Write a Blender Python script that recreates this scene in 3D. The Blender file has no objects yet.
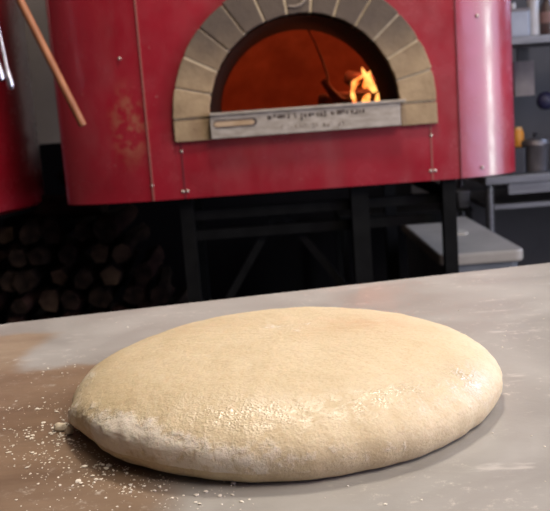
import bpy, bmesh, math, random
from mathutils import Vector, Matrix, noise

random.seed(7)
S = bpy.context.scene
COL = S.collection
PI = math.pi

# ------------------------------------------------------------------ camera, light, exposure
CAM_Z = 1.14
PITCH, ROLL = math.radians(9.6), math.radians(4.2)
cam_d = bpy.data.cameras.new('camera')
cam = bpy.data.objects.new('camera', cam_d)
COL.objects.link(cam)
cam_d.sensor_width = 36.0
cam_d.sensor_fit = 'HORIZONTAL'
cam_d.lens = 900.0 / 550.0 * 36.0
cam_d.clip_start = 0.02
_f = Vector((0, math.cos(PITCH), -math.sin(PITCH)))
_u = Vector((1, 0, 0)).cross(_f)
_right = Vector((1, 0, 0)) * math.cos(ROLL) - _u * math.sin(ROLL)
_up = _u * math.cos(ROLL) + Vector((1, 0, 0)) * math.sin(ROLL)
_m = Matrix((_right, _up, -_f)).transposed().to_4x4()
_m.translation = Vector((0, 0, CAM_Z))
cam.matrix_world = _m
cam_d.dof.use_dof = True
cam_d.dof.focus_distance = 0.60
cam_d.dof.aperture_fstop = 20.0
S.camera = cam

S.view_settings.view_transform = 'Standard'
S.view_settings.look = 'None'
S.view_settings.gamma = 1.0
S.view_settings.use_curve_mapping = False
S.view_settings.exposure = 0.03

W = bpy.data.worlds.new('world')
S.world = W
W.use_nodes = True
W.node_tree.nodes['Background'].inputs[0].default_value = (0.92, 0.86, 0.84, 1)
W.node_tree.nodes['Background'].inputs[1].default_value = 0.25


def area(name, loc, target, sx, sy, power, color):
    l = bpy.data.lights.new(name, 'AREA')
    l.shape = 'RECTANGLE'
    l.size, l.size_y = sx, sy
    l.energy = power
    l.color = color
    o = bpy.data.objects.new(name, l)
    COL.objects.link(o)
    o.location = loc
    d = Vector(target) - Vector(loc)
    o.rotation_euler = d.to_track_quat('-Z', 'Y').to_euler()
    return o


# daylight coming through the side window, a ceiling lamp, added highlight and fill lights
area('window_daylight', (2.94, 0.25, 1.40), (0.0, 0.25, 1.30), 3.4, 2.3, 88, (0.74, 0.66, 1.0))
area('strip_highlight_light', (2.90, 1.05, 1.40), (0.0, 1.05, 1.30), 0.26, 2.3, 34, (0.80, 1.0, 0.86))  # unseen narrow source added to draw the bright strip on the oven's side panel
area('dough_glare_light', (2.93, 3.40, 2.10), (0.14, 0.6, 0.95), 0.6, 0.8, 70, (0.50, 0.66, 1.0))  # added bluish source, aimed to put a glare on the dough's right edge
area('overhead_light', (0.24, 1.50, 2.85), (0.15, 0.9, 0.9), 0.30, 0.34, 29, (1.0, 0.88, 0.74))
area('overhead_light', (1.1, 0.1, 2.85), (0.0, 1.3, 1.0), 1.8, 0.9, 56, (1.0, 0.87, 0.75))  # broad unseen front fill, added to light the oven fronts and counter


# ------------------------------------------------------------------ materials
def mat(name, col, rough=0.5, metal=0.0, coat=0.0, spec=0.5):
    m = bpy.data.materials.new(name)
    m.use_nodes = True
    b = m.node_tree.nodes['Principled BSDF']
    b.inputs['Base Color'].default_value = (*col, 1)
    b.inputs['Roughness'].default_value = rough
    b.inputs['Metallic'].default_value = metal
    b.inputs['Coat Weight'].default_value = coat
    b.inputs['Specular IOR Level'].default_value = spec
    return m


class NT:
    def __init__(s, m):
        s.m = m
        s.t = m.node_tree
        s.b = s.t.nodes['Principled BSDF']

    def n(s, typ, **kw):
        x = s.t.nodes.new(typ)
        for k, v in kw.items():
            if hasattr(x, k):
                setattr(x, k, v)
            else:
                x.inputs[k.replace('_', ' ')].default_value = v
        return x

    def l(s, a, b):
        s.t.links.new(a, b)

    def noise(s, scale, detail=4, rough=0.5, stretch=None, dist=0.0):
        tc = s.n('ShaderNodeTexCoord')
        x = s.n('ShaderNodeTexNoise')
        x.inputs['Scale'].default_value = scale
        x.inputs['Detail'].default_value = detail
        x.inputs['Roughness'].default_value = rough
        x.inputs['Distortion'].default_value = dist
        if stretch:
            mp = s.n('ShaderNodeMapping')
            mp.inputs['Scale'].default_value = stretch
            s.l(tc.outputs['Object'], mp.inputs['Vector'])
            s.l(mp.outputs[0], x.inputs['Vector'])
        else:
            s.l(tc.outputs['Object'], x.inputs['Vector'])
        return x.outputs['Fac']

    def ramp(s, fac, stops):
        r = s.n('ShaderNodeValToRGB')
        els = r.color_ramp.elements
        while len(els) < len(stops):
            els.new(0.5)
        for e, (p, c) in zip(els, stops):
            e.position = p
            e.color = (*c, 1) if len(c) == 3 else c
        s.l(fac, r.inputs[0])
        return r.outputs[0]

    def mix(s, fac, a, b):
        x = s.n('ShaderNodeMix', data_type='RGBA')
        for v, i in ((fac, 0), (a, 6), (b, 7)):
            if isinstance(v, (int, float)):
                x.inputs[i].default_value = v
            elif isinstance(v, tuple):
                x.inputs[i].default_value = (*v, 1)
            else:
                s.l(v, x.inputs[i])
        return x.outputs[2]

    def math(s, op, a, b=0.0, c=0.0, clamp=False):
        x = s.n('ShaderNodeMath', operation=op)
        x.use_clamp = clamp
        for i, v in enumerate((a, b, c)):
            if isinstance(v, (int, float)):
                x.inputs[i].default_value = v
            else:
                s.l(v, x.inputs[i])
        return x.outputs[0]

    def sstep(s, v, lo, hi, out0=0.0, out1=1.0):
        x = s.n('ShaderNodeMapRange', interpolation_type='SMOOTHSTEP')
        s.l(v, x.inputs['Value'])
        x.inputs['From Min'].default_value = lo
        x.inputs['From Max'].default_value = hi
        x.inputs['To Min'].default_value = out0
        x.inputs['To Max'].default_value = out1
        return x.outputs[0]

    def bump(s, h, strength, dist, prev=None):
        x = s.n('ShaderNodeBump')
        x.inputs['Strength'].default_value = strength
        x.inputs['Distance'].default_value = dist
        s.l(h, x.inputs['Height'])
        if prev is not None:
            s.l(prev, x.inputs['Normal'])
        return x.outputs[0]

    def attr(s, name):
        a = s.n('ShaderNodeAttribute')
        a.attribute_name = name
        return a.outputs['Fac']


def mottled(name, c1, c2, scale, rough=0.6, metal=0.0, coat=0.0, bump=0.0, stretch=None, detail=5, lo=0.35, hi=0.65):
    m = mat(name, c1, rough, metal, coat)
    k = NT(m)
    f = k.noise(scale, detail, 0.55, stretch)
    k.l(k.ramp(f, [(lo, c1), (hi, c2)]), k.b.inputs['Base Color'])
    if bump:
        k.l(k.bump(f, 1.0, bump), k.b.inputs['Normal'])
    return m


def matte(*a, **kw):
    m = mottled(*a, **kw)
    m.node_tree.nodes['Principled BSDF'].inputs['Specular IOR Level'].default_value = 0.1
    return m


def make_red():
    m = mat('red_enamel', (0.36, 0.008, 0.03), 0.42, 0, 0.8)
    m.node_tree.nodes['Principled BSDF'].inputs['Coat IOR'].default_value = 1.7
    k = NT(m)
    k.b.inputs['Coat Roughness'].default_value = 0.22
    f = k.noise(5, 5, 0.6)
    base = k.ramp(f, [(0.3, (0.24, 0.004, 0.013)), (0.7, (0.33, 0.008, 0.022))])
    # uneven pinkish tone, and brown heat stains
    g = k.noise(9, 6, 0.65, (1, 1, 0.35))
    base = k.mix(k.sstep(g, 0.45, 0.8, 0, 0.35), base, (0.30, 0.10, 0.10))
    tc = k.n('ShaderNodeTexCoord')
    vd = k.n('ShaderNodeVectorMath', operation='SUBTRACT')
    k.l(tc.outputs['Object'], vd.inputs[0])
    vd.inputs[1].default_value = (-0.345, 2.33, 1.11)
    vs = k.n('ShaderNodeVectorMath', operation='MULTIPLY')
    k.l(vd.outputs[0], vs.inputs[0])
    vs.inputs[1].default_value = (1.6, 0.6, 0.8)
    ln = k.n('ShaderNodeVectorMath', operation='LENGTH')
    k.l(vs.outputs[0], ln.inputs[0])
    near = k.sstep(ln.outputs['Value'], 0.02, 0.11, 1, 0)
    sp = k.noise(38, 4, 0.6)
    st = k.math('MULTIPLY', near, k.sstep(sp, 0.42, 0.62))
    base = k.mix(k.math('MULTIPLY', st, 0.6), base, (0.36, 0.15, 0.08))
    s2 = k.noise(60, 2, 0.5)
    base = k.mix(k.sstep(s2, 0.74, 0.78, 0, 0.6), base, (0.5, 0.25, 0.22))
    k.l(base, k.b.inputs['Base Color'])
    r = k.noise(14, 5, 0.6)
    k.l(k.sstep(r, 0.3, 0.7, 0.34, 0.5), k.b.inputs['Roughness'])
    k.l(k.sstep(r, 0.3, 0.7, 0.14, 0.30), k.b.inputs['Coat Roughness'])
    w = k.noise(3.0, 2, 0.4)
    k.l(k.bump(w, 0.5, 0.004), k.b.inputs['Normal'])
    return m


def make_brick():
    m = mat('fire_brick', (0.35, 0.24, 0.13), 0.85)
    k = NT(m)
    f = k.noise(22, 6, 0.6)
    base = k.ramp(f, [(0.3, (0.27, 0.185, 0.105)), (0.7, (0.40, 0.29, 0.17))])
    # soot left by smoke around the crown of the arch
    tc = k.n('ShaderNodeTexCoord')
    sx = k.n('ShaderNodeSeparateXYZ')
    k.l(tc.outputs['Object'], sx.inputs[0])
    n2 = k.math('MULTIPLY', k.noise(7, 4, 0.6), 0.12)
    h = k.math('ADD', sx.outputs['Z'], n2)
    soot = k.sstep(h, 1.22, 1.40, 0.0, 0.86)
    base = k.mix(soot, base, (0.055, 0.042, 0.038))
    k.l(base, k.b.inputs['Base Color'])
    k.l(k.bump(k.noise(90, 5, 0.6), 0.6, 0.003), k.b.inputs['Normal'])
    return m


def make_slab():
    m = mat('marble_top', (0.5, 0.47, 0.43), 0.42)
    k = NT(m)
    tc = k.n('ShaderNodeTexCoord')
    sx = k.n('ShaderNodeSeparateXYZ')
    k.l(tc.outputs['Object'], sx.inputs[0])
    X, Y = sx.outputs['X'], sx.outputs['Y']
    f = k.noise(9, 6, 0.6, None, 0.6)
    base = k.ramp(f, [(0.32, (0.290, 0.276, 0.255)), (0.70, (0.39, 0.373, 0.348))])
    sm = k.noise(55, 4, 0.6, (0.35, 1.2, 1))
    base = k.mix(k.sstep(sm, 0.60, 0.74, 0, 0.45), base, (0.66, 0.62, 0.57))
    # brown patch at the left of the top
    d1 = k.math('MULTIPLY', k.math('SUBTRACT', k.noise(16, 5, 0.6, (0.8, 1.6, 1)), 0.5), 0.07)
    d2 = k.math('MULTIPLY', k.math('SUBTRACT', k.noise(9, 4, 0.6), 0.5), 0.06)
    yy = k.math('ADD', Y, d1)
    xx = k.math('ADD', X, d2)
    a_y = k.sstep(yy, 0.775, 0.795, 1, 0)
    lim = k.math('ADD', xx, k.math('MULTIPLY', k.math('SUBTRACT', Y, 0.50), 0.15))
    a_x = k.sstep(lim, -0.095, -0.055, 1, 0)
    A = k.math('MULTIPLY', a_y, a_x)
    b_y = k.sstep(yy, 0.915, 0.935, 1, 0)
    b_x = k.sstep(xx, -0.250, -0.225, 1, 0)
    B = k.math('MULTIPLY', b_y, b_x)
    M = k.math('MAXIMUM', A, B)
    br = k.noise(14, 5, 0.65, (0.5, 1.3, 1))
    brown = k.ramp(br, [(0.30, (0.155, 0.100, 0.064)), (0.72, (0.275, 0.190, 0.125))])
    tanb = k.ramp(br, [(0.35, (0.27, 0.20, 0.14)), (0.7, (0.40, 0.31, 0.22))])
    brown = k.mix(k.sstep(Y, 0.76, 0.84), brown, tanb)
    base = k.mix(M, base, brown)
    # thin flour dust
    du = k.noise(120, 5, 0.75)
    du2 = k.noise(12, 3, 0.6)
    dust = k.math('MULTIPLY', k.sstep(du, 0.56, 0.72, 0, 0.55), k.sstep(du2, 0.40, 0.62))
    base = k.mix(dust, base, (0.72, 0.66, 0.58))
    k.l(base, k.b.inputs['Base Color'])
    k.l(k.sstep(f, 0.3, 0.7, 0.36, 0.52), k.b.inputs['Roughness'])
    k.l(k.bump(k.noise(160, 3, 0.6), 0.25, 0.0006), k.b.inputs['Normal'])
    return m


def make_dough_mat():
    m = mat('dough', (0.70, 0.54, 0.33), 0.45)
    k = NT(m)
    fl, wet, warm = k.attr('flour'), k.attr('wet'), k.attr('tan')
    f = k.noise(30, 6, 0.6)
    base = k.ramp(f, [(0.3, (0.60, 0.485, 0.305)), (0.72, (0.68, 0.565, 0.38))])
    g = k.noise(420, 3, 0.6)
    base = k.mix(k.sstep(g, 0.46, 0.70, 0, 0.45), base, (0.50, 0.37, 0.23))
    base = k.mix(k.math('MULTIPLY', warm, k.sstep(k.noise(60, 5, 0.7), 0.35, 0.65, 0.2, 0.75)), base, (0.56, 0.37, 0.22))
    n1 = k.noise(150, 6, 0.7)
    n2 = k.noise(26, 4, 0.6, (1, 1, 1.8))
    s = k.math('ADD', k.math('MULTIPLY', n1, 0.6), k.math('MULTIPLY', n2, 0.6))
    thr = k.math('ADD', s, k.math('MULTIPLY', fl, 0.42))
    fm = k.sstep(thr, 0.78, 0.98)
    base = k.mix(k.math('MULTIPLY', fm, 0.85), base, (0.80, 0.73, 0.63))
    k.l(base, k.b.inputs['Base Color'])
    wn = k.math('MULTIPLY', wet, k.sstep(k.noise(110, 5, 0.65), 0.36, 0.56), 0, True)
    k.l(k.math('ADD', 0.22, k.math('MULTIPLY', wn, 0.9)), k.b.inputs['Specular IOR Level'])
    r0 = k.math('SUBTRACT', 0.58, k.math('MULTIPLY', wn, 0.40))
    k.l(k.math('ADD', r0, k.math('MULTIPLY', fm, 0.30), 0, True), k.b.inputs['Roughness'])
    k.b.inputs['Subsurface Weight'].default_value = 0.12
    k.b.inputs['Subsurface Radius'].default_value = (0.012, 0.006, 0.003)
    k.b.inputs['Subsurface Scale'].default_value = 0.5
    vo = k.n('ShaderNodeTexVoronoi', feature='F1')
    vo.inputs['Scale'].default_value = 620
    k.l(k.n('ShaderNodeTexCoord').outputs['Object'], vo.inputs['Vector'])
    b1 = k.bump(k.noise(400, 4, 0.62), 0.75, 0.0007)
    b2 = k.bump(k.math('MULTIPLY', vo.outputs['Distance'], k.math('ADD', wn, 0.12)), 0.8, 0.00045, b1)
    b3 = k.bump(fm, 0.6, 0.0009, b2)
    k.l(b3, k.b.inputs['Normal'])
    return m


M_red = make_red()
M_brick = make_brick()
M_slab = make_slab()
M_dough = make_dough_mat()
M_crumb = mottled('dough_crumb', (0.62, 0.52, 0.38), (0.78, 0.71, 0.58), 300, 0.8, bump=0.0006)
M_flour = mat('flour', (0.80, 0.74, 0.64), 0.9)
M_mortar = mottled('pale_mortar', (0.42, 0.34, 0.23), (0.52, 0.43, 0.30), 60, 0.9)
M_iron = matte('black_iron', (0.003, 0.0025, 0.0025), (0.008, 0.007, 0.0065), 18, 0.75, 0.0)
M_blackpaint = mottled('black_frame_paint', (0.003, 0.003, 0.003), (0.006, 0.006, 0.006), 20, 0.6)
M_blackpaint.node_tree.nodes['Principled BSDF'].inputs['Specular IOR Level'].default_value = 0.12
M_steel = mottled('worn_sill_steel', (0.30, 0.26, 0.215), (0.46, 0.41, 0.36), 26, 0.55, 0.2, stretch=(1, 1, 3))
M_stain = mottled('sill_ink', (0.05, 0.035, 0.03), (0.10, 0.07, 0.06), 60, 0.8)
M_slot = mottled('sill_brass', (0.42, 0.29, 0.17), (0.52, 0.38, 0.25), 40, 0.6, 0.3)
M_screw = mat('screw_steel', (0.55, 0.48, 0.40), 0.4, 0.8)
M_chamber = mottled('chamber_brick', (0.33, 0.16, 0.10), (0.50, 0.27, 0.17), 9, 0.9, bump=0.01)
M_hearth = mottled('hearth_stone', (0.22, 0.13, 0.09), (0.35, 0.22, 0.15), 12, 0.9)
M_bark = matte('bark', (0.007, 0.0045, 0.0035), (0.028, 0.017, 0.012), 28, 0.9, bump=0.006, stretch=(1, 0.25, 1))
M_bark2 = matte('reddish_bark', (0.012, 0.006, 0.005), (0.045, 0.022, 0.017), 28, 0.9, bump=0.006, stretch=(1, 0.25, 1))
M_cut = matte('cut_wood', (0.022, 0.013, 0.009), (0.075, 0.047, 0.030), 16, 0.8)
M_char = mottled('charred_wood', (0.012, 0.008, 0.007), (0.06, 0.025, 0.015), 40, 0.9)
M_pole = mottled('peel_wood', (0.27, 0.095, 0.04), (0.40, 0.16, 0.07), 18, 0.5, stretch=(3, 3, 0.3))
M_tong = mat('bright_steel', (0.75, 0.75, 0.80), 0.3, 1.0)
M_wall = mottled('wall_plaster', (0.46, 0.38, 0.29), (0.54, 0.45, 0.35), 4, 0.85)
M_dimwall = mottled('dim_wall_paint', (0.10, 0.08, 0.07), (0.13, 0.105, 0.09), 3, 0.85)
M_wallshade = matte('lower_wall_shade', (0.004, 0.0035, 0.004), (0.007, 0.006, 0.007), 3, 0.6)
M_floor = matte('floor_tile', (0.007, 0.005, 0.005), (0.012, 0.009, 0.008), 3, 0.6)
M_ceil = mottled('ceiling_paint', (0.16, 0.15, 0.14), (0.19, 0.18, 0.165), 2, 0.9)
M_inox = mottled('brushed_steel', (0.15, 0.15, 0.155), (0.22, 0.22, 0.225), 14, 0.42, 0.75, stretch=(0.3, 1, 4))
M_tub = mottled('grey_plastic', (0.33, 0.295, 0.25), (0.41, 0.37, 0.32), 7, 0.5)
M_tubbody = mottled('blue_grey_plastic', (0.13, 0.14, 0.155), (0.18, 0.19, 0.20), 7, 0.5)
M_canister = mottled('blue_grey_tin', (0.26, 0.28, 0.32), (0.33, 0.35, 0.39), 9, 0.5, 0.3)
M_white = mottled('white_ceramic', (0.52, 0.50, 0.49), (0.62, 0.60, 0.59), 15, 0.5)
M_brownp = mottled('brown_glass', (0.055, 0.032, 0.025), (0.10, 0.06, 0.05), 20, 0.35)
M_paper = mottled('pinkish_card', (0.30, 0.27, 0.27), (0.37, 0.33, 0.33), 20, 0.8)
M_orange = mottled('orange_label', (0.80, 0.30, 0.03), (0.90, 0.42, 0.06), 40, 0.5)
M_yellow = mat('pale_orange_cap', (0.85, 0.50, 0.20), 0.5)
M_blackpl = mat('black_plastic', (0.014, 0.013, 0.018), 0.4)
M_navy = mat('navy_plastic', (0.02, 0.02, 0.06), 0.5)
M_pot = mottled('dull_pot_metal', (0.13, 0.115, 0.115), (0.20, 0.18, 0.18), 10, 0.42, 0.6)


def emis(name, c1, c2, strength, scale=18):
    m = mat(name, c1, 0.8)
    k = NT(m)
    f = k.noise(scale, 3, 0.5)
    c = k.ramp(f, [(0.35, c1), (0.65, c2)])
    k.l(c, k.b.inputs['Emission Color'])
    k.b.inputs['Emission Strength'].default_value = strength
    k.b.inputs['Base Color'].default_value = (0.05, 0.02, 0.01, 1)
    return m


M_flame = emis('flame', (1.0, 0.16, 0.02), (1.0, 0.50, 0.12), 2.0, 30)
M_ember = emis('ember', (0.9, 0.07, 0.01), (1.0, 0.24, 0.04), 1.3, 40)


# ------------------------------------------------------------------ builders
def link(name, bm, m, parent=None, smooth=False, bevel=0.0, seg=2):
    bmesh.ops.recalc_face_normals(bm, faces=bm.faces[:]) if not smooth == 'keep' else None
    me = bpy.data.meshes.new(name)
    if smooth:
        for f in bm.faces:
            f.smooth = True
    bm.to_mesh(me)
    bm.free()
    if smooth:
        me.set_sharp_from_angle(angle=math.radians(40))
    ms = m if isinstance(m, (list, tuple)) else [m]
    for q in ms:
        me.materials.append(q)
    o = bpy.data.objects.new(name, me)
    COL.objects.link(o)
    if parent:
        o.parent = parent
        o.matrix_parent_inverse = Matrix.Translation(-parent_loc(parent))
    if bevel:
        b = o.modifiers.new('bevel', 'BEVEL')
        b.width = bevel
        b.segments = seg
        b.limit_method = 'ANGLE'
    return o


def parent_loc(p):
    v = Vector((0, 0, 0))
    while p:
        v = v + Vector(p.location)
        if p.parent:
            v = v + p.matrix_parent_inverse.translation
        p = p.parent
    return v


def tag(o, label, cat, group=None, kind=None):
    o['label'] = label
    o['category'] = cat
    if group:
        o['group'] = group
    if kind:
        o['kind'] = kind
    return o


def thing(name, loc, label, cat, group=None):
    o = bpy.data.objects.new(name, None)
    COL.objects.link(o)
    o.location = loc
    o.empty_display_size = 0.05
    return tag(o, label, cat, group)


def struct(name, bm, m):
    o = link(name, bm, m)
    o['kind'] = 'structure'
    return o


def box(bm, x0, x1, y0, y1, z0, z1, mi=0):
    r = bmesh.ops.create_cube(bm, size=1)
    for v in r['verts']:
        v.co = Vector((x0 + (v.co.x + .5) * (x1 - x0), y0 + (v.co.y + .5) * (y1 - y0), z0 + (v.co.z + .5) * (z1 - z0)))
    for f in {f for v in r['verts'] for f in v.link_faces}:
        f.material_index = mi
    return r['verts']


def bar(bm, a, b, w, h=None):
    """rectangular bar from a to b"""
    h = h or w
    a, b = Vector(a), Vector(b)
    d = b - a
    L = d.length
    q = d.to_track_quat('Z', 'Y')
    vs = bmesh.ops.create_cube(bm, size=1)['verts']
    for v in vs:
        v.co = a + q @ Vector((v.co.x * w, v.co.y * h, (v.co.z + .5) * L))


def tube(bm, pts, rads, n=14, cap=True, mi=0, capmi=None, wob=0.0):
    pts = [Vector(p) for p in pts]
    if not isinstance(rads, (list, tuple)):
        rads = [rads] * len(pts)
    rings = []
    for i, p in enumerate(pts):
        d = (pts[min(i + 1, len(pts) - 1)] - pts[max(i - 1, 0)]).normalized()
        if i == 0:
            ax = d.orthogonal().normalized()
        else:
            ax = (ax - d * ax.dot(d)).normalized()
        ay = d.cross(ax)
        rr = []
        for k in range(n):
            t = 2 * PI * k / n
            w = 1 + wob * noise.noise(Vector((math.cos(t) * 1.5, math.sin(t) * 1.5, i * .6)) + pts[0] * 40)
            rr.append(bm.verts.new(p + (ax * math.cos(t) + ay * math.sin(t)) * rads[i] * w))
        rings.append(rr)
    for a, b in zip(rings, rings[1:]):
        for k in range(n):
            f = bm.faces.new((a[k], a[(k + 1) % n], b[(k + 1) % n], b[k]))
            f.material_index = mi
    if cap:
        f = bm.faces.new(rings[0][::-1]); f.material_index = mi if capmi is None else capmi
        f = bm.faces.new(rings[-1]); f.material_index = mi if capmi is None else capmi


def lathe(bm, cx, cy, prof, n=32, mi=0):
    """prof: (r, z) list, bottom to top"""
    rings = []
    for r, z in prof:
        if r < 1e-5:
            rings.append([bm.verts.new((cx, cy, z))])
        else:
            rings.append([bm.verts.new((cx + r * math.cos(2 * PI * k / n), cy + r * math.sin(2 * PI * k / n), z)) for k in range(n)])
    for a, b in zip(rings, rings[1:]):
        for k in range(n):
            k2 = (k + 1) % n
            if len(a) == 1 and len(b) == 1:
                continue
            if len(a) == 1:
                f = bm.faces.new((a[0], b[k2], b[k]))
            elif len(b) == 1:
                f = bm.faces.new((a[k], a[k2], b[0]))
            else:
                f = bm.faces.new((a[k], a[k2], b[k2], b[k]))
            f.material_index = mi


def prism(bm, pts, z0, z1):
    lo = [bm.verts.new((x, y, z0)) for x, y in pts]
    hi = [bm.verts.new((x, y, z1)) for x, y in pts]
    bm.faces.new(lo[::-1])
    bm.faces.new(hi)
    n = len(pts)
    for i in range(n):
        bm.faces.new((lo[i], lo[(i + 1) % n], hi[(i + 1) % n], hi[i]))


def sheet(bm, pts, z0, z1, th=0.0):
    """vertical sheet along a plan curve"""
    lo = [bm.verts.new((x, y, z0)) for x, y in pts]
    hi = [bm.verts.new((x, y, z1)) for x, y in pts]
    for i in range(len(pts) - 1):
        bm.faces.new((lo[i], lo[i + 1], hi[i + 1], hi[i]))


def B():
    return bmesh.new()


# ------------------------------------------------------------------ the room
X0, X1, Y0, Y1, ZC = -3.0, 3.0, -2.5, 4.6, 3.0
b = B(); box(b, X0, X1, Y0, Y1, -0.1, 0); struct('floor', b, M_floor)
b = B(); box(b, X0, X1, Y0, Y1, ZC, ZC + .1); struct('ceiling', b, M_ceil)
b = B(); box(b, X0, X1, Y1, Y1 + .1, 0, ZC); struct('wall_back', b, M_wall)
b = B(); box(b, X0 - .1, X0, Y0, Y1, 0, ZC); struct('wall_left', b, M_dimwall)
b = B()
box(b, X1, X1 + .1, Y0, Y1, 0, ZC)
struct('wall_right', b, M_dimwall)
b = B(); box(b, X0, X1, Y0 - .1, Y0, 0, ZC); struct('wall_front', b, M_dimwall)
b = B(); box(b, X0, X1, Y1 - .012, Y1 - .002, 0, 1.02); struct('wall_shade_panel', b, M_wallshade)  # near-black sheet on the lower wall stands in for shade under the ovens
b = B(); box(b, 0.72, X1, Y1 - .024, Y1 - .0125, 0.0, 2.2); struct('trim_2', b, mottled('grey_splashback', (0.060, 0.055, 0.058), (0.085, 0.080, 0.084), 3, 0.55))

# ------------------------------------------------------------------ work table
TZ = 0.92
ang = math.atan2(0.114, 0.622)
ex, ey = Vector((math.cos(ang), math.sin(ang))), Vector((-math.sin(ang), math.cos(ang)))
corner = Vector((-0.333, 0.978))           # far left corner before rounding
table = thing('work_table', (0.3, 0.5, 0), 'grey marble-topped work table with a brown patch, carrying the dough', 'table')


def tp(u, v):
    p = corner + ex * u + ey * v
    return (p.x, p.y)


pts = []
rc = 0.035
for i in range(9):
    t = PI / 2 * i / 8
    pts.append(tp(rc - rc * math.cos(t), -rc + rc * math.sin(t)))
pts += [tp(1.1, 0), tp(1.1, -0.88), tp(0, -0.88)]
b = B(); prism(b, pts[::-1], TZ - .03, TZ)
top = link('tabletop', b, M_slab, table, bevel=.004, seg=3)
b = B()
for (u0, v0, u1, v1) in ((.06, -.06, 1.04, -.06), (.06, -.82, 1.04, -.82), (.06, -.06, .06, -.82), (1.04, -.06, 1.04, -.82)):
    p, q = tp(u0, v0), tp(u1, v1)
    bar(b, (*p, TZ - .07), (*q, TZ - .07), .03, .08)
link('apron', b, M_inox, table)
for u, v in ((.06, -.06), (1.04, -.06), (.06, -.82), (1.04, -.82)):
    b = B(); p = tp(u, v); tube(b, [(*p, 0), (*p, TZ - .03)], .02); link('leg', b, M_inox, table, True)

# ------------------------------------------------------------------ the dough
DC = Vector((0.001, 0.653))
dough = None


def win(a, c, w):
    d = (a - c + PI) % (2 * PI) - PI
    return math.exp(-(d / w) ** 2)


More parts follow.
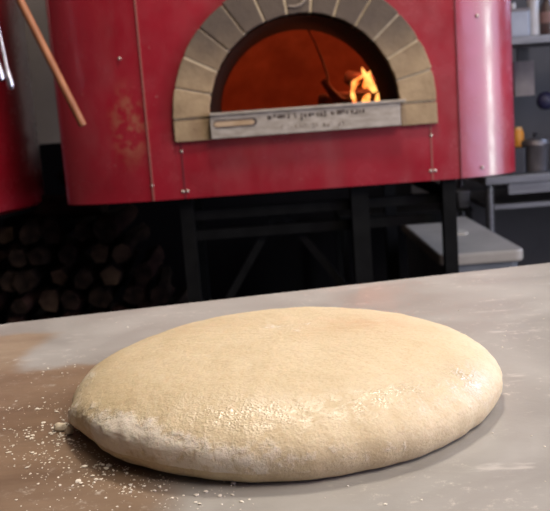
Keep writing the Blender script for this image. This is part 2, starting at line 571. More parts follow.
def build_dough():
    bm = B()
    NA, NR = 420, 130
    H = 0.050
    lay_f = bm.verts.layers.float.new('flour')
    lay_w = bm.verts.layers.float.new('wet')
    lay_t = bm.verts.layers.float.new('tan')
    rings = []
    for j in range(NR + 1):
        s = j / NR
        ring = []
        for i in range(NA):
            a = 2 * PI * i / NA
            ca, sa = math.cos(a), math.sin(a)
            R = 0.1565 + 0.0022 * math.cos(2 * a - 0.6) + 0.0012 * noise.noise(Vector((ca * 2.2, sa * 2.2, 3)))
            R += 0.0012 * win(a, math.radians(194), 0.12)
            R -= 0.002 * win(a, math.radians(214), 0.22)
            R += 0.0012 * noise.noise(Vector((ca * 9, sa * 9, 1)))
            lw = max(win(a, math.radians(205), .42), win(a, math.radians(232), .40))
            z0 = 0.015 + 0.007 * lw - 0.010 * win(a, math.radians(192), .20)
            under = 0.93 - 0.055 * lw
            Hh = H + s * 0.0015 * noise.noise(Vector((ca * 1.3, sa * 1.3, 8)))
            if s < 0.72:                      # top surface and shoulder
                t = (s / 0.72)
                # distribute samples towards the shoulder
                ph = t * PI / 2
                n_exp = 2 / 2.9
                r = R * math.sin(ph) ** 1.0
                rr = r / R
                z = z0 + (Hh - z0) * max(0.0, 1 - rr ** 2.9) ** (1 / 1.9)
            else:                             # below the bulge
                t = (s - .72) / .28
                ph = t * PI / 2
                r = R * (under + (1 - under) * math.cos(ph))
                z = z0 * (1 - math.sin(ph))
            x, y = DC.x + r * ca, DC.y + r * sa * 1.05
            p = Vector((x, y, z))
            n = Vector((ca * (r / R) ** 3, sa * (r / R) ** 3, max(.1, 1 - (r / R) ** 6))).normalized()
            edge = max(0, min(1, (r / R - .55) / .4))
            d = 0.0010 * noise.noise(p * 18) + 0.00035 * noise.noise(p * 70) + 0.00025 * noise.noise(p * 220)
            # folds running along the rim at the back left and the back right
            fold = (win(a, math.radians(125), .45) + .7 * win(a, math.radians(40), .35)) * edge
            d += fold * 0.0007 * noise.noise(Vector((a * 5, r * 190, z * 190)))
            # floury skin, cracked and rough, at the lower left
            ro = win(a, math.radians(226), .50) * max(0, min(1, (r / R - .80) / .15))
            d += ro * 0.0009 * noise.fractal(p * 120, 0.8, 2.0, 4)
            # a short curved nick in the surface
            for (ax_, ay_, bx_, by_) in ((0.000, 0.528, 0.011, 0.506), (0.0035, 0.529, 0.0145, 0.508)):
                A = Vector((ax_, ay_)); Bv = Vector((bx_, by_)); q = Vector((x, y))
                tt = max(0, min(1, (q - A).dot(Bv - A) / (Bv - A).length_squared))
                dist = (q - (A + (Bv - A) * tt)).length
                d -= 0.0008 * math.exp(-(dist / .0011) ** 2)
            p = p + n * d * (0 if z < .0005 else 1)
            p.z = max(p.z, 0.0)
            v = bm.verts.new((p.x, p.y, TZ + p.z)) if j else None
            if j == 0:
                if i == 0:
                    v = bm.verts.new((DC.x, DC.y, TZ + Hh))
                    ring.append(v)
                else:
                    break
            else:
                ring.append(v)
            # surface masks: where flour clings, where the skin is moist, where it is tanned
            side = max(0, min(1, (r / R - .80) / .18))
            fl = 0.95 * ro * side + 0.5 * win(a, math.radians(270), .5) * max(0, (r / R - .93) / .07) \
                + 0.25 * win(a, math.radians(320), .4) * side + .35 * side * win(a, math.radians(130), .7)
            fl += 0.42 * math.exp(-((x - .014) / .026) ** 2 - ((y - .668) / .014) ** 2) + .40 * math.exp(-((x + .016) / .018) ** 2 - ((y - .682) / .012) ** 2)
            fl += 0.5 * math.exp(-((x + .14) / .03) ** 2 - ((y - .655) / .05) ** 2)
            fl = fl * (1 if z > z0 * .55 else .25)
            fl = min(fl, 1.1)
            rim = math.exp(-((r / R - .90) / .10) ** 2) * (1 if s < .72 else 0)
            wt = math.exp(-((r / R - .84) / .11) ** 2) * max(win(a, math.radians(296), .50), win(a, math.radians(260), .50))
            wt = max(wt, win(a, math.radians(-33), .17) * rim)
            v[lay_f] = fl
            v[lay_w] = min(1, wt)
            v[lay_t] = math.exp(-((x - .068) / .045) ** 2 - ((y - .672) / .030) ** 2) + .4 * math.exp(-((x + .05) / .05) ** 2 - ((y - .70) / .025) ** 2)
        rings.append(ring)
    for a_, b_ in zip(rings, rings[1:]):
        for k in range(NA):
            k2 = (k + 1) % NA
            if len(a_) == 1:
                bm.faces.new((a_[0], b_[k], b_[k2]))
            else:
                bm.faces.new((a_[k], b_[k], b_[k2], a_[k2]))
    bm.faces.new(rings[-1][::-1])
    return link('pizza_dough', bm, M_dough, None, True)


dough = tag(build_dough(), 'large flattened round of floury raw dough resting on the marble worktop', 'dough')


def blob(name, cx, cy, r, sq, seed, m, label, cat, group=None):
    bm = B()
    bmesh.ops.create_icosphere(bm, subdivisions=3, radius=1)
    for v in bm.verts:
        c = v.co.copy()
        k = 1 + .28 * noise.noise(c * 1.6 + Vector((seed, 0, 0))) + .1 * noise.noise(c * 5 + Vector((0, seed, 0)))
        v.co = Vector((cx + c.x * r * k * sq[0], cy + c.y * r * k * sq[1], TZ + max(0, (c.z * k * sq[2] + .8 * sq[2]) * r)))
    return tag(link(name, bm, m, None, True), label, cat, group)


blob('dough_crumb', -0.1545, 0.6095, .0033, (1, .9, 1.05), 3, M_crumb, 'small round dough crumb touching the left tip of the dough', 'crumb')
blob('dough_crumb', -0.1625, 0.6175, .0038, (1.25, 1.0, .85), 9, M_crumb, 'larger floury lump farther left from the left tip of the dough', 'crumb')

# loose flour and tiny crumbs scattered on the table
bm = B()
rnd = random.Random(21)


def speck(x, y, r):
    vs = bmesh.ops.create_icosphere(bm, subdivisions=1, radius=r)['verts']
    sx, sy, sz = rnd.uniform(.7, 1.5), rnd.uniform(.7, 1.4), rnd.uniform(.35, .6)
    a = rnd.uniform(0, PI)
    for v in vs:
        c = v.co * rnd.uniform(.75, 1.2)
        X, Y = c.x * sx, c.y * sy
        v.co = Vector((x + X * math.cos(a) - Y * math.sin(a), y + X * math.sin(a) + Y * math.cos(a), TZ + max(0, c.z * sz + r * sz * .6)))


def outside(x, y, mg=.0):
    return (Vector((x, y)) - DC).length > .148 + mg


n = 0
while n < 780:
    x, y = rnd.uniform(-.27, -.02), rnd.uniform(.46, .80)
    if not outside(x, y, .004) or x < -.16 - (y - .49) * .35:
        continue
    dd = (Vector((x, y)) - DC).length - .155
    pr = math.exp(-max(0, dd) / .045) * (1.0 if y < .68 else .35)
    cl = noise.noise(Vector((x * 38, y * 38, 0)))
    if x > -.07:
        pr *= .30
    if rnd.random() < pr * max(.12, .5 + 1.2 * cl):
        speck(x, y, min(.0019, .00028 + rnd.expovariate(1 / .00028)))
        n += 1
for k in range(120):
    x, y = rnd.uniform(-.2, .33), rnd.uniform(.45, .95)
    if outside(x, y, .012):
        speck(x, y, rnd.uniform(.0003, .0010))
for k in range(70):
    a = math.radians(rnd.gauss(193, 6)); r = .160 + abs(rnd.gauss(0, .010))
    speck(DC.x + r * math.cos(a), DC.y + r * math.sin(a), rnd.uniform(.0004, .0013))
tag(link('loose_flour', bm, M_flour, None, True), 'specks of loose white flour scattered on the table around the dough', 'flour', None, 'stuff')

# ------------------------------------------------------------------ main pizza oven
CX, CZ = 0.102, 1.115
FY = 2.305
ZB, ZT = 0.915, 1.72
oven = thing('pizza_oven', (0.05, 2.85, 0), 'large red wood-fired pizza oven with a brick arch, standing on a black frame', 'oven')

# front panel, pierced by the arch
bm = B()
XL, XR = -0.300, 0.492
inner, outer, mid = [], [], []
NS = 48
for i in range(NS + 1):
    t = PI * i / NS
    c, s_ = math.cos(t), math.sin(t)
    inner.append(bm.verts.new((CX + .29 * c, FY, CZ + .29 * s_)))
    L = 1e9
    if c > 1e-6: L = min(L, (XR - CX) / c)
    if c < -1e-6: L = min(L, (XL - CX) / c)
    if s_ > 1e-6: L = min(L, (ZT - CZ) / s_)
    outer.append(bm.verts.new((CX + L * c, FY, CZ + L * s_)))
for i in range(NS):
    bm.faces.new((inner[i], outer[i], outer[i + 1], inner[i + 1]))
for x in (XL, XR):                         # top corners
    idx = [i for i, v in enumerate(outer) if abs(v.co.x - x) < 1e-5]
    e = max(idx, key=lambda i: outer[i].co.z)
    nb = e + 1 if x == XR else e - 1
    bm.faces.new((outer[e], bm.verts.new((x, FY, ZT)), outer[nb]))
lo = [bm.verts.new((x, FY, ZB)) for x in (XR, CX + .29, CX - .29, XL)]
hi = [outer[0], inner[0], inner[-1], outer[-1]]
for i in range(3):
    bm.faces.new((lo[i], lo[i + 1], hi[i + 1], hi[i]))
fp = link('front_panel', bm, M_red, oven)
sm = fp.modifiers.new('solid', 'SOLIDIFY'); sm.thickness = .004; sm.offset = 0


def arc(cx, cy, a, bb, t0, t1, sgn, n=28):
    return [(cx + sgn * a * math.sin(math.radians(t0 + (t1 - t0) * i / n)), cy - bb * math.cos(math.radians(t0 + (t1 - t0) * i / n))) for i in range(n + 1)]


right_arc = arc(0.4325, 2.421, 0.228, 0.12, 15, 90, 1)
left_arc = arc(-0.261, 2.394, 0.279, 0.09, 8, 90, -1)
rear = [(.06125 + .60125 * math.copysign(abs(math.cos(PI * i / 30)) ** .8, math.cos(PI * i / 30)), 2.45 + 1.15 * math.sin(PI * i / 30)) for i in range(31)]
for nm, pl, zt in (('side_panel', right_arc, ZT), ('side_panel', left_arc, ZT), ('rear_panel', rear, ZT)):
    bm = B(); sheet(bm, pl, ZB, zt)
    o = link(nm, bm, M_red, oven, True)
plan = [(XL, FY), (XR, FY)] + right_arc[1:] + rear[1:-1] + left_arc[::-1][:-1]
bm = B()
cxm, cym = 0.05, 2.82
prev = None
for k, (sc, z) in enumerate(((1.0, ZT), (.93, ZT + .10), (.80, ZT + .20), (.58, ZT + .28), (.3, ZT + .33), (.12, ZT + .34))):
    ring = [bm.verts.new((cxm + (x - cxm) * sc, cym + (y - cym) * sc, z)) for x, y in plan]
    if prev:
        for i in range(len(ring)):
            j = (i + 1) % len(ring)
            bm.faces.new((prev[i], prev[j], ring[j], ring[i]))
    prev = ring
bm.faces.new(prev)
link('dome_cap', bm, M_red, oven, True)
bm = B(); tube(bm, [(.05, 2.82, ZT + .34), (.05, 2.82, ZC)], .1, 24); link('flue', bm, M_iron, oven, True)
bm = B(); prism(bm, [(cxm + (x - cxm) * .985, cym + (y - cym) * .985) for x, y in plan], ZB + .002, ZB + .02)
link('base_plate', bm, M_blackpaint, oven)

# cover strips over the panel joints, with their screws
def strip(name, x, y, z0, z1, w, m, rx=0.0):
    bm = B(); box(bm, x - w / 2, x + w / 2, y - .0015, y + .001, z0, z1)
    return link(name, bm, m, oven)


M_seam = mat('seam_dark', (0.12, 0.01, 0.018), 0.6)
M_seaml = mat('seam_pale', (0.30, 0.10, 0.08), 0.6)
strip('panel_seam', -0.2175, FY - .002, ZB, 1.055, .003, M_seam)
strip('panel_seam', 0.418, FY - .002, ZB, 1.055, .003, M_seaml)
strip('panel_seam', XL + .001, FY - .003, ZB, ZT, .0035, M_seaml)
strip('panel_seam', XR - .001, FY - .003, ZB, ZT, .0035, M_seam)
for (x, z, dy) in ((-.2235, .934, 0), (-.2115, .934, 0), (-.218, 1.036, 0), (.413, .940, 0), (.424, .940, 0), (.418, 1.030, 0),
               (.549, .938, .012), (.549, 1.318, .012), (-.352, 1.277, .001), (-.30, .955, 0)):
    bm = B()
    bmesh.ops.create_uvsphere(bm, u_segments=12, v_segments=8, radius=.0042)
    for v in bm.verts:
        v.co = Vector((v.co.x + x, v.co.y * .5 + FY - .003 + dy, v.co.z + z))
    link('screw', bm, M_screw, oven, True)

# brick arch: thirteen tapered bricks and two springers, with mortar behind the joints
bm = B()
NB = 13
RI, RO = 0.240, 0.332
for k in range(NB):
    g = 0.006
    a0, a1 = PI * k / NB, PI * (k + 1) / NB
    sub = 4
    vsf, vsb = [], []
    jit = random.uniform(-.002, .002)
    for ring_r in (RI, RO):
        gg = g / ring_r / 2
        for q in range(sub + 1):
            t = a0 + gg + (a1 - a0 - 2 * gg) * q / sub
            rr = ring_r + (random.uniform(-.0012, .0012))
            vsf.append(bm.verts.new((CX + rr * math.cos(t), 2.288 + jit, CZ + rr * math.sin(t))))
            vsb.append(bm.verts.new((CX + rr * math.cos(t), 2.40, CZ + rr * math.sin(t))))
    m1 = sub + 1
    for q in range(sub):
        bm.faces.new((vsf[q], vsf[q + 1], vsf[m1 + q + 1], vsf[m1 + q]))
        bm.faces.new((vsb[q + 1], vsb[q], vsb[m1 + q], vsb[m1 + q + 1]))
        bm.faces.new((vsf[q + 1], vsf[q], vsb[q], vsb[q + 1]))
        bm.faces.new((vsf[m1 + q], vsf[m1 + q + 1], vsb[m1 + q + 1], vsb[m1 + q]))
    bm.faces.new((vsf[0], vsf[m1], vsb[m1], vsb[0]))
    bm.faces.new((vsf[m1 - 1], vsb[m1 - 1], vsb[-1], vsf[-1]))
for sg in (-1, 1):
    xa, xb = CX + sg * RI, CX + sg * RO
    box(bm, min(xa, xb), max(xa, xb), 2.288, 2.40, 1.060, CZ - .003)
archo = link('brick_arch', bm, M_brick, oven, bevel=.002)
bm = B()
NSa = 40
for y0, y1 in ((2.2915, 2.39),):
    R0, R1 = RI + .002, RO - .002
    f0 = [[bm.verts.new((CX + r * math.cos(PI * i / NSa), y, CZ - .001 + r * math.sin(PI * i / NSa))) for i in range(NSa + 1)] for r, y in ((R0, y0), (R1, y0), (R1, y1), (R0, y1))]
    for i in range(NSa):
        for q in range(4):
            A_, B_ = f0[q], f0[(q + 1) % 4]
            bm.faces.new((A_[i], A_[i + 1], B_[i + 1], B_[i]))
    for e in (0, NSa):
        bm.faces.new([f0[q][e] for q in range(4)])
link('mortar', bm, M_mortar, archo)
# pale scrape on the crown brick
bm = B()
tube(bm, [(.075, 2.286, 1.372), (.093, 2.286, 1.370), (.108, 2.286, 1.374), (.120, 2.286, 1.385), (.124, 2.286, 1.398)], [.0015, .003, .0032, .0025, .0012], 8)
link('scrape_mark', bm, mottled('scrape', (0.26, 0.21, 0.17), (0.34, 0.28, 0.22), 50, .9), archo, True)

# black iron mouth behind the bricks
bm = B()
prof = [(.2395, 2.31), (.2385, 2.33), (.232, 2.36), (.226, 2.44), (.223, 2.52), (.223, 2.555), (.34, 2.555), (.34, 2.56)]
rows = [[bm.verts.new((CX + r * math.cos(PI * i / NSa), y, CZ - .004 + r * math.sin(PI * i / NSa))) for i in range(NSa + 1)] for r, y in prof]
for a_, b_ in zip(rows, rows[1:]):
    for i in range(NSa):
        bm.faces.new((a_[i], a_[i + 1], b_[i + 1], b_[i]))
link('mouth_ring', bm, M_iron, oven, True)

# fire chamber
bm = B()
CC = Vector((.10, 3.0, 1.105))
ax_, ay_, az_ = .50, .54, .40
NU, NV = 64, 20
rows = []
for j in range(NV + 1):
    ph = PI / 2 * j / NV
    rows.append([bm.verts.new((CC.x + ax_ * math.cos(ph) * math.cos(2 * PI * i / NU), CC.y + ay_ * math.cos(ph) * math.sin(2 * PI * i / NU), CC.z + az_ * math.sin(ph))) for i in range(NU)] if j < NV else [bm.verts.new((CC.x, CC.y, CC.z + az_))])
for j in range(NV):
    a_, b_ = rows[j], rows[j + 1]
    for i in range(NU):
        k2 = (i + 1) % NU
        f = bm.faces.new((a_[i], a_[k2], b_[k2], b_[i]) if len(b_) > 1 else (a_[i], a_[k2], b_[0]))
        if f.calc_center_median().y < 2.575:
            bm.faces.remove(f)
link('fire_chamber', bm, M_chamber, oven, True)
bm = B(); box(bm, CX - .239, CX + .239, 2.31, 2.6, 1.075, 1.108); box(bm, -.40, .60, 2.6, 3.5, 1.075, 1.108); link('hearth', bm, M_hearth, oven)

# metal sill with its worn lettering and a slotted plate
bm = B(); box(bm, CX - RI + .001, CX + RI - .004, 2.268, 2.42, 1.062, 1.121)
box(bm, CX - RI + .001, CX + RI + .01, 2.262, 2.30, 1.119, 1.126)
sill = link('sill', bm, M_steel, oven, bevel=.0015)
bm = B()
pl = []
for i in range(17):
    t = PI / 2 + PI * i / 16
    pl.append((-.118 + .010 * math.cos(t), 1.098 + .010 * math.sin(t)))
for i in range(17):
    t = -PI / 2 + PI * i / 16
    pl.append((-.030 + .010 * math.cos(t), 1.098 + .010 * math.sin(t)))
for r_s, mm, nm, yy in ((1.0, M_stain, 'slot_recess', 2.2665), (.62, M_slot, 'slot_plate', 2.265)):
    bm2 = B()
    vf = []
    for x, z in pl:
        cx_ = -.074
        z2 = 1.098 + (z - 1.098) * r_s - (0.0008 if r_s < 1 else 0)
        x2 = cx_ + (x - cx_) * (1.0 if r_s == 1 else .93) - (0.003 if r_s < 1 else 0)
        vf.append((x2, z2))
    f1 = [bm2.verts.new((x, yy, z)) for x, z in vf]
    f2 = [bm2.verts.new((x, 2.269, z)) for x, z in vf]
    bm2.faces.new(f1); bm2.faces.new(f2[::-1])
    for i in range(len(f1)):
        j = (i + 1) % len(f1)
        bm2.faces.new((f1[i], f2[i], f2[j], f1[j]))
    link(nm, bm2, mm, sill)
bm.free()
bm = B(); rr = random.Random(4)
# upper line of stamped characters, worn to unreadable strokes, and a fainter second line
def strokes(bm, x, xe, z, h, dens, wid):
    while x < xe:
        w = rr.uniform(.005, .009)
        for k in range(rr.choice((2, 2, 3))):
            if rr.random() > dens:
                continue
            sx = x + rr.uniform(0, w * .75)
            if rr.random() < .6:
                box(bm, sx, sx + wid, 2.2668, 2.2685, z + rr.uniform(0, h * .2), z + h * rr.uniform(.75, 1))
            else:
                zz = z + rr.choice((0, .45, .85)) * h
                box(bm, x, x + w * rr.uniform(.6, .95), 2.2668, 2.2685, zz, zz + wid)
        x += w + rr.uniform(.0012, .0025)
        if rr.random() < .12:
            x += .008


strokes(bm, .005, .080, 1.100, .011, 1.0, .0032)
strokes(bm, .088, .091, 1.094, .016, 1.0, .003)
strokes(bm, .098, .250, 1.099, .011, 1.0, .0030)
link('worn_lettering', bm, M_stain, sill)
bm = B()
strokes(bm, .03, .21, 1.074, .009, .6, .0018)
link('worn_lettering', bm, mottled('faded_ink', (0.19, 0.15, 0.12), (0.27, 0.22, 0.18), 60, .8), sill)

# oven stand
for (x, y, w) in ((.462, 2.335, .034), (-.222, 2.36, .034), (.232, 2.36, .045), (.43, 3.25, .04), (-.27, 3.25, .04)):
    bm = B(); box(bm, x - w / 2, x + w / 2, y - w / 2, y + w / 2, 0, ZB + .003)
    link('leg', bm, M_blackpaint, oven)
for (a, c) in (((-.222, 2.375, .862), (.462, 2.375, .862)), ((-.222, 2.40, .805), (.462, 2.40, .805)), ((-.27, 3.25, .83), (.43, 3.25, .83)),
               ((-.222, 2.36, .875), (-.27, 3.25, .875)), ((.462, 2.335, .875), (.43, 3.25, .875))):
    bm = B(); bar(bm, a, c, .022, .026); link('crossbar', bm, M_blackpaint, oven)
for (a, c) in (((.02, 2.42, .86), (-.20, 2.42, .52)), ((.02, 2.42, .86), (.235, 2.42, .56))):
    bm = B(); bar(bm, a, c, .022, .02); link('diagonal_brace', bm, M_blackpaint, oven)
bm = B(); box(bm, -.24, .48, 2.33, 3.27, .40, .42); link('lower_shelf', bm, M_blackpaint, oven)

# ------------------------------------------------------------------ fire inside the oven
def log_mesh(L, r, seed, wob=.18, n=12, bend=.012):
    rg = random.Random(seed)
    bm = B()
    pts, rs = [], []
    bx, bz = rg.uniform(-.012, .012), rg.uniform(-.008, .008)
    for i in range(7):
        t = i / 6
        pts.append((bx * math.sin(PI * t), (t - .5) * L, bz * math.sin(PI * t)))
        rs.append(r * rg.uniform(.92, 1.06))
    tube(bm, pts, rs, n, True, 0, 1, wob)
    return bm


def place(name, bm, mats, loc, rot, label, cat, group=None):
    o = link(name, bm, mats, None, True)
    o.location = loc
    o.rotation_euler = rot
    # flat ends
    for p in o.data.polygons:
        if len(p.vertices) > 4:
            p.use_smooth = False
    return tag(o, label, cat, group)


HZ = 1.108
place('burning_log', log_mesh(.26, .026, 3), [M_char, M_ember], (.30, 2.80, HZ + .025), (0, 0, math.radians(75)), 'charred log lying lowest in the fire inside the oven', 'log', 'logs burning in the oven')
place('burning_log', log_mesh(.20, .022, 5), [M_char, M_ember], (.335, 2.81, HZ + .068), (math.radians(14), 0, math.radians(40)), 'charred log leaning on top of the lower burning log', 'log', 'logs burning in the oven')
bm = B()
tube(bm, [(.262, 2.72, 1.122), (.230, 2.73, 1.130), (.205, 2.74, 1.160), (.182, 2.75, 1.195)], [.012, .014, .0125, .010], 10, wob=.2)
tube(bm, [(.196, 2.745, 1.175), (.196, 2.76, 1.215), (.186, 2.80, 1.262), (.170, 2.84, 1.315), (.150, 2.88, 1.365)], [.005, .0045, .004, .0035, .003], 8)
tag(link('charred_branch', bm, M_char, None, True), 'thin dark curved branch rising left of the fire in the oven', 'branch')


def flame(bm, x, y, z, h, r, lean=0.0, seed=0):
    pts, rs = [], []
    for i in range(11):
        t = i / 10
        pts.append((x + lean * t * t + .008 * math.sin(t * 5 + seed), y, z + h * t))
        rs.append(max(.0008, r * math.sin(PI * min(1, (t * .85 + .15))) ** .8 * (1 - .3 * t)))
    tube(bm, pts, rs, 12, True, 0, None, .35)


bm = B()
for a in ((.262, 2.735, 1.120, .062, .008, .030, 1), (.276, 2.74, 1.165, .040, .007, .022, 3), (.306, 2.75, 1.165, .062, .011, .004, 6),
          (.330, 2.75, 1.150, .066, .012, -.010, 2), (.352, 2.74, 1.116, .052, .013, -.008, 4), (.318, 2.77, 1.112, .040, .014, .0, 9)):
    flame(bm, *a)
tag(link('flames', bm, M_flame, None, True), 'orange flames of the wood fire at the right side of the oven mouth', 'fire', None, 'stuff')
bm = B(); rr = random.Random(11)
for k in range(60):
    x, y = .305 + rr.gauss(0, .033), 2.72 + rr.uniform(-.02, .10)
    r = rr.uniform(.004, .010)
    vs = bmesh.ops.create_icosphere(bm, subdivisions=1, radius=r)['verts']
    for v in vs:
        v.co = v.co * rr.uniform(.7, 1.2) + Vector((x, y, HZ + r * .7))
tag(link('embers', bm, M_ember, None), 'bed of glowing embers under the flames in the oven', 'embers', None, 'stuff')
fl = bpy.data.lights.new('fire_glow', 'POINT'); fl.energy = 3.3; fl.color = (1.0, .19, .06); fl.shadow_soft_size = .05
flo = bpy.data.objects.new('fire_glow', fl); COL.objects.link(flo); flo.location = (.33, 2.80, 1.24)

# ------------------------------------------------------------------ second oven on the left
o2 = thing('pizza_oven', (-1.2, 2.8, 0), 'second red drum-shaped oven cut off at the left edge of the photo', 'oven')
c2x, c2y, r2 = -1.2, 2.8, .485
zb2 = .880
bm = B(); lathe(bm, c2x, c2y, [(r2 * .97, zb2), (r2, zb2 + .01), (r2, 1.60), (r2 * .92, 1.72), (r2 * .7, 1.82), (r2 * .3, 1.88), (0, 1.89)], 72)
link('drum', bm, M_red, o2, True)
bm = B(); lathe(bm, c2x, c2y, [(0, zb2 - .012), (r2 * .96, zb2 - .012), (r2 * .96, zb2 + .004), (0, zb2 + .004)], 48); link('base_plate', bm, M_blackpaint, o2)
for (x, y) in ((-1.10, 2.6), (-1.45, 2.6), (-1.10, 3.08), (-1.45, 3.08)):
    bm = B(); box(bm, x - .02, x + .02, y - .02, y + .02, 0, zb2 - .01); link('leg', bm, M_blackpaint, o2)
bm = B(); tube(bm, [(-.79, 2.56, 1.56), (-.74, 2.46, 1.58), (-.68, 2.33, 1.60), (-.63, 2.22, 1.60), (-.53, 2.11, 1.60)], .006, 8); link('tool_rail', bm, M_iron, o2, True)

# wooden peel handle hanging in front of the ovens, from the tool rail
P0, P1 = Vector((-.415, 2.08, 1.12)), Vector((-.53, 2.10, 1.407))
dv = (P1 - P0).normalized()
peel = thing('pizza_peel', P0, 'long orange-brown wooden peel handle slanting down between the two red ovens', 'peel')
bm = B(); tube(bm, [P0 + dv * t for t in (0, .004, .1, .3, .5, .72)], [.0075, .0092, .0092, .0092, .0092, .0095], 16); link('handle', bm, M_pole, peel, True)
bm = B()
e0 = P0 + dv * .70
sx = Vector((dv.z, 0, -dv.x)).normalized()
out = [(-.03, 0), (-.10, .05), (-.14, .12), (-.14, .34), (-.12, .38), (.12, .38), (.14, .34), (.14, .12), (.10, .05), (.03, 0)]
nn = dv.cross(sx)
fa = [bm.verts.new(e0 + sx * a + dv * c + nn * .005) for a, c in out]
fb = [bm.verts.new(e0 + sx * a + dv * c - nn * .005) for a, c in out]
bm.faces.new(fa); bm.faces.new(fb[::-1])
for i in range(len(fa)):
    j = (i + 1) % len(fa); bm.faces.new((fa[i], fb[i], fb[j], fa[j]))
link('blade', bm, M_pole, peel)

# steel tongs hanging at the left edge
tg = thing('kitchen_tongs', (-.62, 2.2, 1.25), 'shiny steel tongs hanging in front of the left red oven', 'tongs')
for (tip, topx, w) in (((-.622, 2.20, 1.237), -.655, .011), ((-.600, 2.20, 1.216), -.640, .009)):
    T = Vector(tip); U = Vector((topx, 2.21, 1.60))
    bm = B()
    d_ = (U - T)
    tube(bm, [T, T + d_ * .012, T + d_ * .04, T + d_ * .09, T + d_ * .14, T + d_ * .5, U], [.004, w * .85, w, w * .8, w * .45, w * .4, w * .4], 14)
    link('arm', bm, M_tong, tg, True)

# ------------------------------------------------------------------ firewood stacked below and between the ovens
rack = thing('firewood_rack', (-.62, 2.85, 0), 'low black rack holding the firewood under the ovens', 'rack')
bm = B(); box(bm, -1.05, -.26, 2.62, 3.10, .47, .49); link('shelf', bm, M_blackpaint, rack)
for (x, y) in ((-1.03, 2.64), (-.28, 2.64), (-1.03, 3.08), (-.28, 3.08)):
    bm = B(); box(bm, x - .015, x + .015, y - .015, y + .015, 0, .47); link('leg', bm, M_blackpaint, rack)
rr = random.Random(5)
protos = []
rowz = .49
wherex = [('at the left end of', -1.0), ('left of the middle in', -.80), ('in the middle of', -.64), ('right of the middle in', -.50), ('at the right end of', -.36)]
rown = ['bottom', 'second', 'third', 'fourth', 'top']
first = None
lr = .040
for row in range(5):
    nrow = 9 - row
    for k in range(nrow):
        x = -.99 + (row * .5 + k) * .083 + rr.uniform(-.008, .008)
        z = rowz + lr * .84 + row * .0705
        if row >= 3 and (k > 6 - (row - 3) * 2):
            continue
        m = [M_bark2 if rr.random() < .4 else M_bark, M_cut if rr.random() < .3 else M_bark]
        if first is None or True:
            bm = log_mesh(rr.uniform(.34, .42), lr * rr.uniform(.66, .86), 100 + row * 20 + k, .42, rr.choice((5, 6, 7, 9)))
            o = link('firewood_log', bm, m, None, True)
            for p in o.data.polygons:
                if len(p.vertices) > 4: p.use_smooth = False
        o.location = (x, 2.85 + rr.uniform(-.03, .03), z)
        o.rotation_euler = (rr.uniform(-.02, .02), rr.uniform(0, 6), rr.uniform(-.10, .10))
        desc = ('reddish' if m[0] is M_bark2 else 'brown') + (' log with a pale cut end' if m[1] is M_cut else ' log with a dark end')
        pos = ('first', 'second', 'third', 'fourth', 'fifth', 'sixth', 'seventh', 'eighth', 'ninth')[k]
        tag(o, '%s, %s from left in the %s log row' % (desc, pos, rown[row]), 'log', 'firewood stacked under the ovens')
# logs thrown crosswise on the stack, showing in the gap between the ovens
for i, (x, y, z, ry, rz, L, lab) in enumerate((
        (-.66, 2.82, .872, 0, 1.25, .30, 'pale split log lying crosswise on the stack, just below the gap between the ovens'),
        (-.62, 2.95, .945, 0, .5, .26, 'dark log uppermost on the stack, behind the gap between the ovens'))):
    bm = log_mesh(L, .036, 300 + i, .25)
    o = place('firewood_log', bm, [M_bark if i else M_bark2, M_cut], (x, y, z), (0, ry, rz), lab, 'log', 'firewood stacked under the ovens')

# ------------------------------------------------------------------ grey tub behind the right leg
tub = thing('storage_bin', (.68, 3.22, 0), 'grey plastic storage bin with a pale flat lid, behind the right oven leg', 'bin')


def rrect(cx, cy, hx, hy, r, n=6):
    out = []
    for (sx_, sy_, a0) in ((1, 1, 0), (-1, 1, 90), (-1, -1, 180), (1, -1, 270)):
        for i in range(n + 1):
            t = math.radians(a0 + 90 * i / n)
            out.append((cx + sx_ * (hx - r) + r * math.cos(t), cy + sy_ * (hy - r) + r * math.sin(t)))
    return out


TXc, TYc = .650, 3.20
bm = B(); prism(bm, rrect(TXc, TYc, .135, .42, .03), .593, .632); link('lid', bm, M_tub, tub, bevel=.008, seg=3)
bm = B(); prism(bm, rrect(TXc + .01, TYc, .032, .05, .02), .631, .638); link('lid_badge', bm, mottled('pale_badge', (.5, .46, .38), (.58, .53, .45), 20, .5), tub)
bm = B()
rs = [rrect(TXc, TYc, hx, hy, .025) for hx, hy in ((.095, .37), (.12, .405))]
r0 = [bm.verts.new((x, y, 0)) for x, y in rs[0]]; r1 = [bm.verts.new((x, y, .595)) for x, y in rs[1]]
bm.faces.new(r0[::-1]); bm.faces.new(r1)
for i in range(len(r0)):
    j = (i + 1) % len(r0); bm.faces.new((r0[i], r0[j], r1[j], r1[i]))
link('bin_body', bm, M_tubbody, tub)

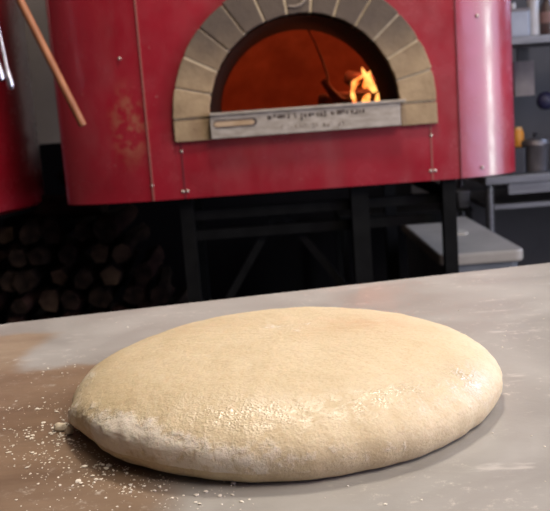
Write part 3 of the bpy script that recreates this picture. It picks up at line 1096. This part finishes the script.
# ------------------------------------------------------------------ steel bench and shelf at the right
bench = thing('steel_bench', (1.4, 4.0, 0), 'stainless steel bench behind the right side of the red oven', 'bench')
bm = B(); box(bm, .90, 2.3, 3.75, 4.4, .735, .770); link('bench_top', bm, M_inox, bench, bevel=.004)
bm = B(); box(bm, 1.00, 2.28, 3.765, 3.785, .690, .735); link('front_apron', bm, M_inox, bench)
bm = B(); box(bm, .92, 2.28, 3.80, 4.38, .625, .645); link('lower_shelf', bm, M_inox, bench)
for (x, y) in ((.928, 3.80), (2.25, 3.80), (.928, 4.36), (2.25, 4.36)):
    bm = B(); tube(bm, [(x, y, 0), (x, y, .74)], .018, 14); link('leg', bm, M_inox, bench, True)
for x in (1.45, 2.2):
    bm = B(); tube(bm, [(x, 3.86, .77), (x, 3.86, 1.31)], .014, 12); link('shelf_post', bm, M_inox, bench, True)
    bm = B(); tube(bm, [(x, 4.08, .77), (x, 4.08, 1.31)], .014, 12); link('shelf_post', bm, M_inox, bench, True)
bm = B(); box(bm, .95, 2.3, 3.75, 4.15, 1.302, 1.335); link('over_shelf', bm, M_inox, bench, bevel=.003)

bm = B(); prism(bm, rrect(1.075, 3.85, .042, .05, .008), 1.335, 1.437)
tn = thing('food_tin', (1.075, 3.85, 1.335), 'blue-grey square tin on the upper steel shelf, nearest the oven', 'tin')
link('tin_body', bm, M_canister, tn)
bm = B(); prism(bm, rrect(1.075, 3.85, .044, .052, .008), 1.437, 1.449); link('lid', bm, M_pot, tn, bevel=.002)
bm = B(); tube(bm, [(1.062, 3.85, 1.449), (1.062, 3.85, 1.475)], .012, 12); link('lid_knob', bm, M_white, tn, True)
bm = B(); lathe(bm, 1.146, 3.85, [(0, 1.335), (.024, 1.335), (.025, 1.345), (.023, 1.46), (.026, 1.52), (0, 1.52)], 24)
tag(link('white_jar', bm, M_white, None, True), 'tall white cylindrical jar between the tin and the brown bottle', 'jar')
bt = thing('brown_bottle', (1.205, 3.85, 1.335), 'dark brown bottle at the right edge on the upper shelf', 'bottle')
bm = B(); lathe(bm, 1.205, 3.85, [(0, 1.335), (.030, 1.335), (.032, 1.345), (.032, 1.44), (.014, 1.48), (.013, 1.53), (0, 1.53)], 24); link('bottle_body', bm, M_brownp, bt, True)
bm = B(); lathe(bm, 1.205, 3.85, [(.0335, 1.385), (.0335, 1.43)], 24); link('bottle_label', bm, mottled('brown_label', (.25, .14, .12), (.32, .2, .17), 20, .7), bt, True)

# card box, bottle and pots under the shelf
bm = B(); box(bm, 1.13, 1.219, 4.10, 4.14, 1.090, 1.243)
cd = tag(link('card_notice', bm, M_paper), 'pale rectangular box hung under the upper steel shelf', 'box')
cd.location = (0, 0, 0)
bm = B(); box(bm, 1.15, 1.20, 4.11, 4.135, 1.243, 1.302); link('hanger', bm, M_blackpl, cd)
bm = B()
bmesh.ops.create_uvsphere(bm, u_segments=20, v_segments=12, radius=.03)
for v in bm.verts: v.co = Vector((v.co.x * 1.3 + 1.205, v.co.y + 3.9, v.co.z * 1.3 + 1.065))
lp = tag(link('ladle', bm, M_navy, None, True), 'dark blue rounded utensil hanging under the upper shelf at the right edge', 'utensil')
bm = B(); tube(bm, [(1.235, 3.9, 1.085), (1.245, 3.92, 1.2), (1.245, 3.92, 1.302)], .006, 8); link('handle', bm, M_blackpl, lp, True)

bt = thing('orange_bottle', (1.075, 4.0, .77), 'bottle with a bright orange label on the bench, behind the black box', 'bottle')
BX, BY = 1.112, 4.0
bm = B(); lathe(bm, BX, BY, [(0, .77), (.022, .77), (.024, .78), (.024, .86)], 24); link('bottle_body', bm, M_blackpl, bt, True)
bm = B(); lathe(bm, BX, BY, [(.024, .86), (.024, .932), (.018, .945)], 24); link('bottle_label', bm, M_orange, bt, True)
bm = B(); lathe(bm, BX, BY, [(.018, .943), (.016, .957), (0, .958)], 24); link('bottle_cap', bm, M_yellow, bt, True)

bm = B(); prism(bm, rrect(1.055, 3.86, .036, .05, .01), .77, .878)
tag(link('black_box', bm, M_blackpl, None, bevel=.003), 'small black plastic box on the bench beside the lidded pot', 'box')
pot = thing('cooking_pot', (1.145, 3.86, .77), 'dull grey lidded pot on the steel bench at the right edge', 'pot')
bm = B(); lathe(bm, 1.148, 3.87, [(0, .77), (.048, .77), (.054, .78), (.055, .878), (.058, .882)], 32); link('pot_body', bm, M_pot, pot, True)
bm = B(); lathe(bm, 1.148, 3.87, [(.060, .882), (.060, .892), (.052, .905), (.02, .913), (0, .914)], 32); link('lid', bm, M_pot, pot, True)
bm = B(); lathe(bm, 1.148, 3.87, [(.008, .912), (.008, .925), (.014, .93), (0, .934)], 16); link('lid_knob', bm, M_blackpl, pot, True)

# two steel food pans on a dark low rack further back
rk = thing('low_rack', (.75, 4.15, 0), 'dark low rack against the back wall, seen below the red oven', 'rack')
bm = B(); box(bm, .30, .895, 3.98, 4.4, .60, .617); link('shelf', bm, M_blackpaint, rk)
for (x, y) in ((.32, 4.0), (.88, 4.0), (.32, 4.38), (.88, 4.38)):
    bm = B(); box(bm, x - .012, x + .012, y - .012, y + .012, 0, .60); link('leg', bm, M_blackpaint, rk)


def pan(x, lab):
    t = thing('food_pan', (x, 4.06, .617), lab, 'pan', 'steel food pans on the low rack')
    bm = B()
    q0 = [bm.verts.new((a, c, .617)) for a, c in rrect(x, 4.06, .025, .05, .008)]
    q1 = [bm.verts.new((a, c, .685)) for a, c in rrect(x, 4.06, .031, .06, .01)]
    bm.faces.new(q0[::-1])
    for i in range(len(q0)):
        j = (i + 1) % len(q0); bm.faces.new((q0[i], q0[j], q1[j], q1[i]))
    link('pan_body', bm, M_inox, t)
    bm = B(); prism(bm, rrect(x, 4.06, .034, .063, .011), .685, .691); link('rim', bm, M_inox, t)


pan(.790, 'small steel food pan farther left on the low rack, below the red oven')
pan(.862, 'small steel food pan farther right on the low rack, beside the bench leg')
